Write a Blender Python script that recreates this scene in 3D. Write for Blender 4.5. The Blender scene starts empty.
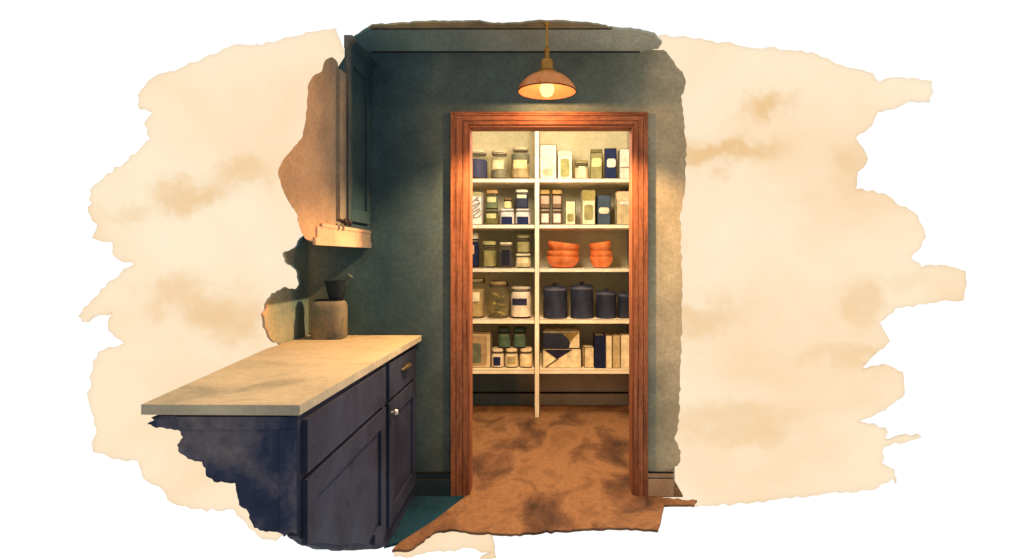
import bpy, bmesh, math, random
from mathutils import Vector, Matrix
from mathutils.geometry import tessellate_polygon

SC = bpy.context.scene
COL = SC.collection
F = 600.0                      # focal length in pixels of a 1024 px wide frame
CX, CY = 547.0, 258.0          # vanishing point of the room's depth lines
EYE = 1.317                    # eye height

# ------------------------------------------------------------------ camera
cam_d = bpy.data.cameras.new('camera')
cam_d.sensor_width = 36.0
cam_d.lens = F / 1024.0 * 36.0
cam_d.shift_x = -(CX - 512.0) / 1024.0
cam_d.shift_y = -(279.5 - CY) / 1024.0
cam = bpy.data.objects.new('camera', cam_d)
cam.location = (0, 0, EYE)
cam.rotation_euler = (math.pi / 2, 0, 0)
COL.objects.link(cam)
SC.camera = cam

# ------------------------------------------------------------------ view
SC.view_settings.view_transform = 'Standard'
SC.view_settings.look = 'None'
SC.view_settings.exposure = 0.0
SC.view_settings.gamma = 1.0
SC.view_settings.use_curve_mapping = False

# ------------------------------------------------------------------ world: white overcast beyond the room, dimmer on the near side
FRONT_SKY, FAR_SKY = 0.54, 1.06
wd = bpy.data.worlds.new('world')
SC.world = wd
wd.use_nodes = True
nt = wd.node_tree
nt.nodes.clear()
wo = nt.nodes.new('ShaderNodeOutputWorld')
bg = nt.nodes.new('ShaderNodeBackground')
tc = nt.nodes.new('ShaderNodeTexCoord')
sx = nt.nodes.new('ShaderNodeSeparateXYZ')
mr = nt.nodes.new('ShaderNodeMapRange')
mr.inputs['From Min'].default_value = 0.0
mr.inputs['From Max'].default_value = 0.45
mr.inputs['To Min'].default_value = FRONT_SKY
mr.inputs['To Max'].default_value = FAR_SKY
nt.links.new(tc.outputs['Generated'], sx.inputs[0])
nt.links.new(sx.outputs['Y'], mr.inputs['Value'])
nt.links.new(mr.outputs[0], bg.inputs['Strength'])
bg.inputs['Color'].default_value = (1, 1, 1, 1)
nt.links.new(bg.outputs[0], wo.inputs[0])


def lin(c):
    return tuple((v / 255.0 / 12.92) if v / 255.0 <= 0.04045 else ((v / 255.0 + 0.055) / 1.055) ** 2.4 for v in c)


# point light added out of view to brighten the pantry; no fixture built
pl = bpy.data.lights.new('pantry_fill', 'POINT')
pl.energy = 62
pl.color = (1.0, 0.87, 0.71)
pl.shadow_soft_size = 0.16
plo = bpy.data.objects.new('pantry_fill', pl)
plo.location = (0.0, 4.02, 2.22)
COL.objects.link(plo)

random.seed(7)
R = math.radians


# ================================================================== helpers
def W(px, py, D):
    """a point seen at (px, py) standing D metres from the camera"""
    return Vector(((px - CX) * D / F, D, EYE + (CY - py) * D / F))


def onX(px, py, X):
    D = F * X / (px - CX)
    return Vector((X, D, EYE + (CY - py) * D / F))


def onZ(px, py, Z):
    D = (EYE - Z) * F / (py - CY)
    return Vector(((px - CX) * D / F, D, Z))


def chaikin(p, closed=True):
    q = []
    n = len(p)
    for i in range(n):
        a, b = p[i], p[(i + 1) % n]
        q.append((a[0] * .75 + b[0] * .25, a[1] * .75 + b[1] * .25))
        q.append((a[0] * .25 + b[0] * .75, a[1] * .25 + b[1] * .75))
    return q


def ragged(p, amp=1.0, step=5.0, smooth=1, seed=1, keep=None):
    """brush-torn version of an outline; edges whose index is in keep stay straight"""
    rnd = random.Random(seed)
    keep = keep or set()
    out = []
    n = len(p)
    for i in range(n):
        a, b = p[i], p[(i + 1) % n]
        out.append(a)
        if i in keep:
            continue
        L = math.hypot(b[0] - a[0], b[1] - a[1])
        k = int(L / step)
        if k < 1:
            continue
        nx, ny = -(b[1] - a[1]) / L, (b[0] - a[0]) / L
        for j in range(1, k + 1):
            t = j / (k + 1)
            o = rnd.uniform(-amp, amp) + amp * .8 * math.sin(t * math.pi) * rnd.choice((0.2, 1))
            out.append((a[0] + (b[0] - a[0]) * t + nx * o, a[1] + (b[1] - a[1]) * t + ny * o))
    return out


class MB:
    def __init__(self):
        self.v, self.f, self.m = [], [], []

    def add(self, vs, fs, mi=0):
        k = len(self.v)
        self.v += [Vector(x) for x in vs]
        for f in fs:
            self.f.append([k + i for i in f])
            self.m.append(mi)
        return self

    def prism(self, fr, bk, mi=0, side=None):
        """solid between two outlines with the same vertex count"""
        n = len(fr)
        tris = tessellate_polygon([[Vector(x) for x in fr]])
        fs = [list(t) for t in tris] + [[n + i for i in reversed(t)] for t in tris]
        self.add(list(fr) + list(bk), fs, mi)
        k = len(self.v) - 2 * n
        for i in range(n):
            j = (i + 1) % n
            self.f.append([k + i, k + j, k + n + j, k + n + i])
            self.m.append(mi if side is None else side)
        return self

    def box(self, a, b, mi=0):
        x0, y0, z0 = a
        x1, y1, z1 = b
        self.add([(x0, y0, z0), (x1, y0, z0), (x1, y1, z0), (x0, y1, z0), (x0, y0, z1), (x1, y0, z1), (x1, y1, z1), (x0, y1, z1)],
                 [(0, 3, 2, 1), (4, 5, 6, 7), (0, 1, 5, 4), (1, 2, 6, 5), (2, 3, 7, 6), (3, 0, 4, 7)], mi)
        return self

    def lathe(self, prof, n=28, sq=2.0, dy=1.0, mats=None, mi=0, wob=0.0):
        k = len(self.v)
        m = len(prof)
        for (r, z) in prof:
            for i in range(n):
                t = 2 * math.pi * (i + .5) / n
                c, s = math.cos(t), math.sin(t)
                g = (abs(c) ** sq + abs(s) ** sq) ** (-1.0 / sq)
                self.v.append(Vector((r * g * c, r * g * s * dy, z)))
        for j in range(m - 1):
            for i in range(n):
                a, b = k + j * n + i, k + j * n + (i + 1) % n
                self.f.append([a, b, b + n, a + n])
                self.m.append(mats[j] if mats else mi)
        if prof[0][0] > 1e-5:
            self.f.append([k + i for i in reversed(range(n))])
            self.m.append(mats[0] if mats else mi)
        if prof[-1][0] > 1e-5:
            self.f.append([k + (m - 1) * n + i for i in range(n)])
            self.m.append(mats[-1] if mats else mi)
        return self

    def tube(self, pts, r, n=8, mi=0):
        pts = [Vector(p) for p in pts]
        k = len(self.v)
        for i, p in enumerate(pts):
            d = (pts[min(i + 1, len(pts) - 1)] - pts[max(i - 1, 0)]).normalized()
            u = d.orthogonal().normalized() if abs(d.z) < .99 else Vector((1, 0, 0))
            if i and (u.dot(pu) < 0):
                u = -u
            if i:
                u = (pu - d * pu.dot(d)).normalized()
            pu = u
            w = d.cross(u)
            rr = r[i] if isinstance(r, (list, tuple)) else r
            for j in range(n):
                t = 2 * math.pi * j / n
                self.v.append(p + (u * math.cos(t) + w * math.sin(t)) * rr)
        for i in range(len(pts) - 1):
            for j in range(n):
                a, b = k + i * n + j, k + i * n + (j + 1) % n
                self.f.append([a, b, b + n, a + n])
                self.m.append(mi)
        self.f.append([k + j for j in reversed(range(n))]); self.m.append(mi)
        self.f.append([k + (len(pts) - 1) * n + j for j in range(n)]); self.m.append(mi)
        return self

    def build(self, name, mats, parent=None, smooth=False, bevel=0.0, ink=None, loc=None):
        me = bpy.data.meshes.new(name)
        bm = bmesh.new()
        vs = [bm.verts.new(v) for v in self.v]
        for f, mi in zip(self.f, self.m):
            if len(set(f)) < 3:
                continue
            try:
                fc = bm.faces.new([vs[i] for i in f])
                fc.material_index = mi
                fc.smooth = smooth
            except ValueError:
                pass
        bmesh.ops.remove_doubles(bm, verts=bm.verts, dist=1e-6)
        bmesh.ops.recalc_face_normals(bm, faces=bm.faces)
        if bevel:
            es = [e for e in bm.edges if len(e.link_faces) == 2 and e.calc_face_angle(0) > R(30)]
            bmesh.ops.bevel(bm, geom=es, offset=bevel, segments=1, affect='EDGES', material=(-1 if ink is None else ink), clamp_overlap=True)
        if smooth:
            for e in bm.edges:
                if len(e.link_faces) == 2 and e.calc_face_angle(0) > R(42):
                    e.smooth = False
        bm.to_mesh(me)
        bm.free()
        for m in (mats if isinstance(mats, (list, tuple)) else [mats]):
            me.materials.append(m)
        o = bpy.data.objects.new(name, me)
        COL.objects.link(o)
        if parent is not None:
            o.parent = parent
        if loc is not None:
            o.location = loc
        return o


def slabD(px_pts, D, th, mb=None, mi=0, side=None):
    """solid standing parallel to the picture wall: outline seen at distance D, th metres thick going away"""
    fr = [W(x, y, D) for x, y in px_pts]
    bk = [p + Vector((0, th, 0)) for p in fr]
    return (mb or MB()).prism(fr, bk, mi, side)


def slabX(px_pts, X, th, mb=None, mi=0):
    fr = [onX(x, y, X) for x, y in px_pts]
    bk = [p + Vector((th, 0, 0)) for p in fr]
    return (mb or MB()).prism(fr, bk, mi)


def slabZ(pts, th, mb=None, mi=0, side=None):
    bk = [p - Vector((0, 0, th)) for p in pts]
    return (mb or MB()).prism(pts, bk, mi, side)


def empty(name, loc=(0, 0, 0), rz=0.0):
    o = bpy.data.objects.new(name, None)
    o.empty_display_size = .1
    COL.objects.link(o)
    o.location = loc
    o.rotation_euler = (0, 0, rz)
    return o


def tag(o, label=None, cat=None, group=None, kind=None):
    if label: o['label'] = label
    if cat: o['category'] = cat
    if group: o['group'] = group
    if kind: o['kind'] = kind
    return o


# ------------------------------------------------------------------ materials
MATS = {}


def new_mat(name):
    m = bpy.data.materials.new(name)
    m.use_nodes = True
    n = m.node_tree
    return m, n, n.nodes['Principled BSDF']


def noise_ramp(n, coord, cols, scale, detail, stretch, lo=.3, hi=.7, rough=.6, dist=0.0):
    mp = n.nodes.new('ShaderNodeMapping')
    mp.inputs['Scale'].default_value = stretch
    n.links.new(coord, mp.inputs[0])
    nz = n.nodes.new('ShaderNodeTexNoise')
    nz.inputs['Scale'].default_value = scale
    nz.inputs['Detail'].default_value = detail
    nz.inputs['Roughness'].default_value = rough
    nz.inputs['Distortion'].default_value = dist
    n.links.new(mp.outputs[0], nz.inputs['Vector'])
    rp = n.nodes.new('ShaderNodeValToRGB')
    el = rp.color_ramp.elements
    k = len(cols)
    el[0].position, el[0].color = lo, (*cols[0], 1)
    el[1].position, el[1].color = hi, (*cols[-1], 1)
    for i in range(1, k - 1):
        e = el.new(lo + (hi - lo) * i / (k - 1))
        e.color = (*cols[i], 1)
    n.links.new(nz.outputs[0], rp.inputs[0])
    return rp.outputs[0]


def grain_mul(n, coord, col, amount, scale):
    nz = n.nodes.new('ShaderNodeTexNoise')
    nz.inputs['Scale'].default_value = scale
    nz.inputs['Detail'].default_value = 3
    n.links.new(coord, nz.inputs['Vector'])
    mp = n.nodes.new('ShaderNodeMapRange')
    mp.inputs['From Min'].default_value = .25
    mp.inputs['From Max'].default_value = .75
    mp.inputs['To Min'].default_value = 1 - amount
    mp.inputs['To Max'].default_value = 1 + amount
    n.links.new(nz.outputs[0], mp.inputs[0])
    vm = n.nodes.new('ShaderNodeVectorMath')
    vm.operation = 'MULTIPLY'
    n.links.new(col, vm.inputs[0])
    n.links.new(mp.outputs[0], vm.inputs[1])
    return vm.outputs[0]


def wash(name, cols, scale=2.5, detail=5, stretch=(1, 1, 1), grain=.14, gscale=60, rough=.9, metal=0.0, srgb=True, lo=.32, hi=.68, dist=.3, spec=.15):
    """watercolour-like pigment: a slow wash between colours plus fine granulation"""
    if name in MATS: return MATS[name]
    m, n, b = new_mat(name)
    cols = [lin(c) for c in cols] if srgb else cols
    if len(cols) == 1: cols = cols * 2
    t = n.nodes.new('ShaderNodeTexCoord')
    c = noise_ramp(n, t.outputs['Object'], cols, scale, detail, stretch, lo, hi, .6, dist)
    c = grain_mul(n, t.outputs['Object'], c, grain, gscale)
    n.links.new(c, b.inputs['Base Color'])
    b.inputs['Roughness'].default_value = rough
    b.inputs['Metallic'].default_value = metal
    b.inputs['Specular IOR Level'].default_value = spec
    MATS[name] = m
    return m


def mix_col(n, fac, a, b):
    mx = n.nodes.new('ShaderNodeMix')
    mx.data_type = 'RGBA'
    for s, v in ((6, a), (7, b)):
        if isinstance(v, tuple): mx.inputs[s].default_value = (*v[:3], 1)
        else: n.links.new(v, mx.inputs[s])
    n.links.new(fac, mx.inputs[0])
    return mx.outputs[2]


def axis_wash(name, axis, stops, wob=.15, scale=2.2, grain=.16, gscale=55, rough=.92, stretch=(1, 1, 1)):
    """pigment that changes along one axis of the object (stops: coordinate, linear colour) with a wandering edge"""
    m, n, b = new_mat(name)
    t = n.nodes.new('ShaderNodeTexCoord')
    s = n.nodes.new('ShaderNodeSeparateXYZ')
    n.links.new(t.outputs['Object'], s.inputs[0])
    mp = n.nodes.new('ShaderNodeMapping'); mp.inputs['Scale'].default_value = stretch
    n.links.new(t.outputs['Object'], mp.inputs[0])
    nz = n.nodes.new('ShaderNodeTexNoise')
    nz.inputs['Scale'].default_value = scale
    nz.inputs['Detail'].default_value = 6
    n.links.new(mp.outputs[0], nz.inputs['Vector'])
    w = n.nodes.new('ShaderNodeMapRange')
    w.inputs['From Min'].default_value = .3; w.inputs['From Max'].default_value = .7
    w.inputs['To Min'].default_value = -wob; w.inputs['To Max'].default_value = wob
    n.links.new(nz.outputs[0], w.inputs[0])
    ad = n.nodes.new('ShaderNodeMath'); ad.operation = 'ADD'
    n.links.new(s.outputs[axis], ad.inputs[0]); n.links.new(w.outputs[0], ad.inputs[1])
    lo, hi = stops[0][0], stops[-1][0]
    mr = n.nodes.new('ShaderNodeMapRange')
    mr.inputs['From Min'].default_value = lo; mr.inputs['From Max'].default_value = hi
    n.links.new(ad.outputs[0], mr.inputs[0])
    rp = n.nodes.new('ShaderNodeValToRGB')
    el = rp.color_ramp.elements
    el[0].position, el[0].color = 0, (*stops[0][1], 1)
    el[1].position, el[1].color = 1, (*stops[-1][1], 1)
    for (p, c) in stops[1:-1]:
        e = el.new((p - lo) / (hi - lo)); e.color = (*c, 1)
    n.links.new(mr.outputs[0], rp.inputs[0])
    c = grain_mul(n, t.outputs['Object'], rp.outputs[0], .22, 5.0)
    c = grain_mul(n, t.outputs['Object'], c, grain, gscale)
    n.links.new(c, b.inputs['Base Color'])
    b.inputs['Roughness'].default_value = rough
    b.inputs['Specular IOR Level'].default_value = .12
    return m


INK = wash('ink_line', [(26, 20, 22), (44, 34, 32)], rough=.95, grain=.1)

# ================================================================== SETTING
# --- cream painted paper sheet hanging far behind the room; the white sky shines through it
def paper_mat():
    m, n, b = new_mat('cream_wash_paper')
    n.nodes.remove(b)
    out = n.nodes['Material Output']
    t = n.nodes.new('ShaderNodeTexCoord')
    base = noise_ramp(n, t.outputs['Object'], [lin((254, 237, 208)), lin((253, 229, 195)), lin((249, 217, 174))], .55, 7, (1, 1, 1.6), .3, .72, .6, .4)
    # tea-coloured stains with their own outlines: (x, z, radius x, radius z, strength)
    spots = [(770, 108, 30, 18, .7), (715, 150, 70, 16, .75), (690, 320, 60, 22, .5), (735, 425, 80, 22, .4), (860, 300, 26, 26, .4), (905, 280, 30, 14, .15),
             (850, 165, 22, 30, .4), (190, 195, 50, 20, .6), (215, 320, 46, 34, .6), (175, 300, 40, 22, .45), (130, 215, 30, 16, .35), (850, 355, 60, 14, .35), (235, 175, 40, 16, .5)]
    D = 5.8
    acc = None
    nz = n.nodes.new('ShaderNodeTexNoise'); nz.inputs['Scale'].default_value = 2.6; nz.inputs['Detail'].default_value = 7; nz.inputs['Roughness'].default_value = .68
    n.links.new(t.outputs['Object'], nz.inputs['Vector'])
    sub = n.nodes.new('ShaderNodeVectorMath'); sub.operation = 'SUBTRACT'
    n.links.new(nz.outputs['Color'], sub.inputs[0]); sub.inputs[1].default_value = (.5, .5, .5)
    sc = n.nodes.new('ShaderNodeVectorMath'); sc.operation = 'SCALE'; sc.inputs['Scale'].default_value = .95
    n.links.new(sub.outputs[0], sc.inputs[0])
    wp = n.nodes.new('ShaderNodeVectorMath'); wp.operation = 'ADD'
    n.links.new(t.outputs['Object'], wp.inputs[0]); n.links.new(sc.outputs[0], wp.inputs[1])
    for (x, y, rx, ry, s) in spots:
        c = W(x, y, D)
        d = n.nodes.new('ShaderNodeVectorMath'); d.operation = 'SUBTRACT'
        n.links.new(wp.outputs[0], d.inputs[0]); d.inputs[1].default_value = c
        k = n.nodes.new('ShaderNodeVectorMath'); k.operation = 'MULTIPLY'
        n.links.new(d.outputs[0], k.inputs[0]); k.inputs[1].default_value = (F / D / rx, 0, F / D / ry)
        l = n.nodes.new('ShaderNodeVectorMath'); l.operation = 'LENGTH'
        n.links.new(k.outputs[0], l.inputs[0])
        q = n.nodes.new('ShaderNodeMapRange'); q.interpolation_type = 'SMOOTHSTEP'
        q.inputs['From Min'].default_value = .25; q.inputs['From Max'].default_value = 1.25
        q.inputs['To Min'].default_value = s; q.inputs['To Max'].default_value = 0
        n.links.new(l.outputs['Value'], q.inputs[0])
        if acc is None: acc = q.outputs[0]
        else:
            mx = n.nodes.new('ShaderNodeMath'); mx.operation = 'MAXIMUM'
            n.links.new(acc, mx.inputs[0]); n.links.new(q.outputs[0], mx.inputs[1]); acc = mx.outputs[0]
    c = mix_col(n, acc, base, lin((230, 184, 120)))
    c = grain_mul(n, t.outputs['Object'], c, .02, 22)
    # two faces each pass the square root of the colour
    g = n.nodes.new('ShaderNodeGamma'); g.inputs[1].default_value = .5
    n.links.new(c, g.inputs[0])
    tr = n.nodes.new('ShaderNodeBsdfTranslucent')
    n.links.new(g.outputs[0], tr.inputs[0])
    n.links.new(tr.outputs[0], out.inputs[0])
    return m


cream_px = [(335, 28), (318, 31), (290, 37), (262, 45), (240, 44), (215, 54), (175, 71), (155, 76), (138, 95), (139, 109), (152, 112), (144, 124), (150, 139),
            (128, 160), (104, 178), (90, 190), (92, 204), (88, 212), (97, 224), (92, 238), (112, 242), (116, 258), (134, 264), (112, 280), (95, 297), (78, 316), (82, 322),
            (112, 312), (108, 330), (124, 343), (98, 352), (92, 372), (88, 398), (96, 428), (93, 452), (118, 459), (138, 461), (143, 478), (158, 486), (172, 503),
            (196, 509), (234, 510), (246, 523), (258, 536), (276, 541), (287, 530), (380, 500), (396, 540), (394, 557), (428, 552), (470, 548), (492, 552), (478, 562),
            (496, 558), (488, 520), (640, 480), (668, 503), (706, 506), (775, 500), (835, 492), (878, 488), (892, 479), (896, 484), (895, 470), (882, 463),
            (884, 447), (922, 437), (918, 434), (886, 440), (886, 428), (858, 422), (880, 412), (905, 394), (903, 372), (884, 364), (862, 368), (880, 350),
            (890, 341), (880, 322), (896, 308), (930, 303), (964, 300), (966, 271), (946, 265), (922, 268), (911, 258), (926, 238), (918, 216), (896, 203), (884, 193), (856, 189),
            (858, 172), (868, 158), (856, 138), (872, 126), (878, 112), (908, 102), (930, 102), (932, 81), (902, 77), (880, 82), (868, 72), (842, 65), (812, 52), (752, 48), (706, 40), (660, 35),
            (610, 90), (352, 90), (346, 55)]
slabD(ragged(cream_px, 1.6, 6, seed=3), 5.8, .02).build('wall_far', [paper_mat()])
tag(bpy.data.objects['wall_far'], 'torn-edged cream paper sheet with tea stains behind the whole room', kind='structure')

# --- teal back wall with a doorway
D_WALL = 3.3333
XL, XR, ZH = -.440, .484, 2.057            # opening
wl = [(-.02, 0)]
teal = axis_wash('teal_wall_paint_lamplit', 0, [(-1.30, (.20, .20, .135)), (-1.12, (.06, .105, .11)), (-.93, (.035, .070, .088)), (-.70, (.064, .098, .100)), (-.56, (.105, .128, .108)), (-.2, (.10, .13, .115)), (.3, (.16, .175, .13)), (.52, (.27, .26, .175)), (.61, (.42, .355, .225)), (.74, (.54, .43, .26))],
                 wob=.10, scale=2.0)  # tan right end and olive by the doorway carry lamplight in the colour
wall_px = [(468, 495), (468, 125), (634, 125), (634, 495), (672, 495), (671, 482), (670, 470), (680, 462), (681, 452), (674, 440), (678, 430), (680, 380), (682, 300), (680, 214), (684, 196), (686, 150), (684, 122), (681, 96),
           (685, 86), (684, 76), (676, 66), (671, 58), (664, 50), (349, 50), (336, 70), (336, 150), (322, 175), (306, 205), (306, 340), (306, 495)]
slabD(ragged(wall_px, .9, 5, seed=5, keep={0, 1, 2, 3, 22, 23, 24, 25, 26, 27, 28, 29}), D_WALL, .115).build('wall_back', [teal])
tag(bpy.data.objects['wall_back'], 'dark teal wall with a cased doorway in its middle', kind='structure')

# --- left wall fragment behind the counter, painted with a wet blotch
blot = axis_wash('wet_blotch_paint', 1, [(2.80, (.80, .42, .23)), (2.88, (.44, .37, .23)), (3.04, (.30, .31, .22)), (3.16, (.11, .18, .18)), (3.33, (.17, .19, .15))], wob=.12, scale=3.5)
lw_px = [(308.5, 232), (308.5, 342), (296, 352), (284, 348), (272, 340), (265, 327), (263, 314), (268, 302), (274, 293), (282, 290), (286, 287), (296, 290), (301, 284), (298, 270), (287, 262), (285, 253), (296, 248), (302, 238)]
slabX(ragged(lw_px, .8, 4, seed=9, keep={0}), -1.325, -.012).build('wall_left', [blot])

# --- sloping cornice above the wall, and the sliver of ceiling the lamp hangs from
Z_C = 2.533
cm = axis_wash('cornice_paint', 0, [(-1.0, (.10, .18, .18)), (-.5, (.24, .31, .27)), (.1, (.43, .45, .34)), (.6, (.52, .49, .35))], wob=.1)
corn_px = [(349, 50), (351, 40), (366, 30), (372, 28.6), (612, 28.6), (640, 31), (655, 35), (662, 43), (658, 49), (650, 51), (640, 52), (372, 52)]
def onCornice(x, y):
    dz = (CY - y) / F
    D = 2.7105 / (dz + .47)
    return Vector(((x - CX) * D / F, D, EYE + dz * D))
cf = [onCornice(x, y) for x, y in ragged(corn_px, .6, 5, seed=11, keep={3, 10})]
q = MB().prism(cf, [p + Vector((0, .008, .016)) for p in cf])
for ya, yb in ((51.2, 52.2), (28.4, 29.2)):
    c4 = [onCornice(x, y) for x, y in ((372, ya), (640 if ya > 40 else 612, ya), (640 if ya > 40 else 612, yb), (372, yb))]
    q.prism([p + Vector((0, -.003, -.003)) for p in c4], [p + Vector((0, .002, .002)) for p in c4], 1)
tag(q.build('trim_1', [cm, INK]), kind='structure')
ceil_px = [(368, 28.5), (372, 26), (400, 24), (430, 22.4), (480, 21.8), (490, 24), (520, 24), (536, 21.8), (560, 21.8), (590, 24), (606, 26.5), (612, 28.5)]
cs = wash('ceiling_paint', [(120, 116, 96), (168, 156, 122), (190, 170, 128)], scale=3)
slabZ([onZ(x, y, Z_C) for x, y in ragged(ceil_px, .5, 5, seed=12, keep={11})], -.010).build('ceiling', [cs])

# --- floor: rust wash through the doorway, shade beside the cabinet put into the colour as teal
rust = wash('rust_floor', [(66, 46, 36), (106, 74, 53), (142, 103, 70), (124, 88, 60)], scale=2.3, detail=8, stretch=(1.5, .8, 1), grain=.2, gscale=40, lo=.3, hi=.66, dist=.6, rough=.8)
fl_px = [(640, 495), (697, 500), (694, 505), (664, 505), (661, 520), (658, 530), (622, 528), (560, 530), (520, 534), (470, 532), (452, 529), (436, 531), (424, 540), (410, 549), (392, 550), (400, 542), (433, 521), (467, 495)]
front = [onZ(x, y, 0) for x, y in ragged(fl_px, .9, 5, seed=13, keep={14, 15, 16, 17})]
fm = MB()
fm.prism(front, [p - Vector((0, 0, .012)) for p in front], 0)
fm.box((-.90, D_WALL + .001, -.012), (.755, 5.42, 0), 0)
teal_floor_shade = wash('teal_floor_shade', [(16, 40, 54), (20, 62, 80), (30, 52, 66)], scale=5, grain=.15)
fm.box((-1.32, 2.95, -.012), (-.745, D_WALL, 0), 0)
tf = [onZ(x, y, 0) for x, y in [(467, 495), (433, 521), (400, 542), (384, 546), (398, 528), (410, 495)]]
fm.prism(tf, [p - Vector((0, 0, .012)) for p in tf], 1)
fm.build('floor', [rust, teal_floor_shade])

# --- pantry room shell
pw = axis_wash('pantry_wall_paint', 0, [(-.9, (.10, .17, .19)), (-.3, (.14, .20, .21)), (-.05, (.46, .42, .31)), (.9, (.54, .48, .35))], wob=.06)
MB().box((-.95, 5.385, 0), (.735, 5.45, 2.50)).build('wall_pantry_back', [pw])
MB().box((-.95, D_WALL + .12, 0), (-.86, 3.9, 2.30)).box((-.95, 3.9, 0), (-.86, 5.385, 2.50)).build('wall_pantry_left', [pw])
MB().box((.722, D_WALL + .12, 0), (.735, 3.9, 2.30)).box((.722, 3.9, 0), (.735, 5.385, 2.50)).build('wall_pantry_right', [pw])
MB().box((-.95, D_WALL + .12, 2.30), (.735, 3.9, 2.32)).box((-.95, 3.88, 2.32), (.735, 3.9, 2.50)).box((-.95, 3.88, 2.50), (.735, 5.45, 2.52)).build('ceiling_pantry', [wash('pantry_ceiling', [(225, 210, 185), (240, 228, 205)])])
mb = MB()
mb.box((-.86, 5.365, 0), (.722, 5.385, .105)); mb.box((-.86, 5.36, .105), (.722, 5.385, .117), 1)
mb.build('baseboard_pantry', [pw, INK])
for o in bpy.data.objects:
    if o.type == 'MESH' and 'kind' not in o: o['kind'] = 'structure'

# --- baseboards either side of the doorway
bb_l = wash('baseboard_teal', [(40, 58, 60), (58, 72, 70)], scale=4)
bb_r = wash('baseboard_tan', [(178, 142, 106), (204, 168, 128)], scale=4)
for nm, x0, x1, m in (('baseboard_left', 411, 451.5, bb_l), ('baseboard_right', 647.5, 673, bb_r)):
    a, b = (x0 - CX) / 180., (x1 - CX) / 180.
    q = MB()
    q.box((a, D_WALL - .016, 0), (b, D_WALL, .095)); q.box((a, D_WALL - .013, .095), (b, D_WALL, .101), 1)
    q.box((a, D_WALL - .012, .101), (b, D_WALL, .126)); q.box((a, D_WALL - .015, .126), (b, D_WALL, .131), 1)
    tag(q.build(nm, [m, INK]), kind='structure')

# --- door casing and jambs
wood = wash('door_wood', [(100, 54, 32), (140, 82, 50), (168, 102, 64), (124, 70, 42)], scale=7, detail=8, stretch=(5, 5, .55), grain=.2, gscale=45, rough=.6, lo=.28, hi=.7, spec=.3)
woodx = wash('door_wood_cross', [(100, 54, 32), (140, 82, 50), (168, 102, 64), (124, 70, 42)], scale=7, detail=8, stretch=(.55, 5, 5), grain=.2, gscale=45, rough=.6, lo=.28, hi=.7, spec=.3)
jambw = wash('jamb_wood', [(120, 70, 46), (164, 104, 70)], scale=5, stretch=(4, 4, .5), grain=.15)
door = empty('door_1', (0, D_WALL, 0))
tag(door, 'reddish-brown wooden casing around the open pantry doorway', kind='structure')
cw = [(0.0, .012, .019, 0), (.012, .030, .016, 0), (.030, .034, .010, 1), (.034, .072, .014, 0), (.072, .076, .007, 1), (.076, .104, .011, 0)]   # from outside in: a, b, thickness, ink
oxL, oxR, ozT = XL - .092, XR + .073, ZH + .068
def casing(which):
    q = MB()
    for a, b, t, mi in cw:
        if which == 'L':
            s = .092 / .104
            a2, b2 = a * s, b * s; za, zb = ozT - a * .655, ozT - b * .655
            p = [(oxL + a2, 0), (oxL + b2, 0), (oxL + b2, zb), (oxL + a2, za)]
        elif which == 'R':
            s = .073 / .104
            a2, b2 = a * s, b * s; za, zb = ozT - a * .655, ozT - b * .655
            p = [(oxR - b2, 0), (oxR - a2, 0), (oxR - a2, za), (oxR - b2, zb)]
        else:
            za, zb = ozT - a * .655, ozT - b * .655
            la, lb = oxL + a * .092 / .104, oxL + b * .092 / .104
            ra, rb = oxR - a * .073 / .104, oxR - b * .073 / .104
            p = [(lb, zb), (rb, zb), (ra, za), (la, za)]
        q.prism([Vector((x, -t, z)) for x, z in p], [Vector((x, 0, z)) for x, z in p], mi)
    return q
casing('L').build('casing', [wood, INK], door)
casing('R').build('casing', [wood, INK], door)
casing('T').build('casing', [woodx, INK], door)
MB().box((XL - .0, 0.0, 0), (XL + .012, .118, ZH)).build('jamb', [jambw], door)
MB().box((XR - .012, 0.0, 0), (XR, .118, ZH)).build('jamb', [jambw], door)
MB().box((XL + .012, 0.0, ZH - .012), (XR - .012, .118, ZH)).build('jamb', [woodx], door)

# ================================================================== PENDANT LAMP
D_L = 3.10
SL = F / D_L
zl = lambda py: EYE + (CY - py) / SL
lamp = empty('pendant_lamp', (0, D_L, zl(92)))
tag(lamp, 'copper dome pendant lamp with a glowing bulb above the pantry doorway', 'lamp')
brass = wash('aged_brass', [(150, 104, 42), (206, 154, 72)], scale=14, rough=.42, metal=.65, grain=.1, spec=.4)
copper = wash('copper_shade', [(222, 122, 60), (250, 164, 92), (236, 140, 72)], scale=9, rough=.5, metal=.1, grain=.12, spec=.4)
copper_in = wash('copper_inside', [(112, 62, 40), (128, 74, 46)], scale=9, rough=.6, grain=.08)
k = 1.0 / SL
H = lambda py: (92 - py) * k                 # height over the rim
# shade: outer dome, rim and inner dome, all in one closed skin
ou = [(29.3, 92), (29.2, 91), (28.6, 88.5), (26.5, 85), (22.5, 80.5), (17, 76.5), (11.5, 74), (9.5, 73)]
inn = [(8.6, 75), (11, 76), (16.5, 78.5), (21.8, 82.5), (25.6, 86.8), (27.6, 89.5), (28.5, 92)]
prof = [(r * k, H(y)) for r, y in ou] + [(r * k, H(y)) for r, y in inn] + [(29.3 * k, H(92))]
mats_ = [2] + [0] * (len(ou) - 1) + [1] * (len(inn) - 1) + [2]
q = MB(); q.lathe(prof, 48, mats=mats_)
q.f = [f for f in q.f if len(f) == 4]; q.m = q.m[:len(q.f)]
q.build('shade', [copper, copper_in, INK], lamp, smooth=True)
q = MB(); q.lathe([(9.8 * k, H(74)), (10.2 * k, H(72.4)), (9 * k, H(70.8)), (6.5 * k, H(70.2))], 32)
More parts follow.
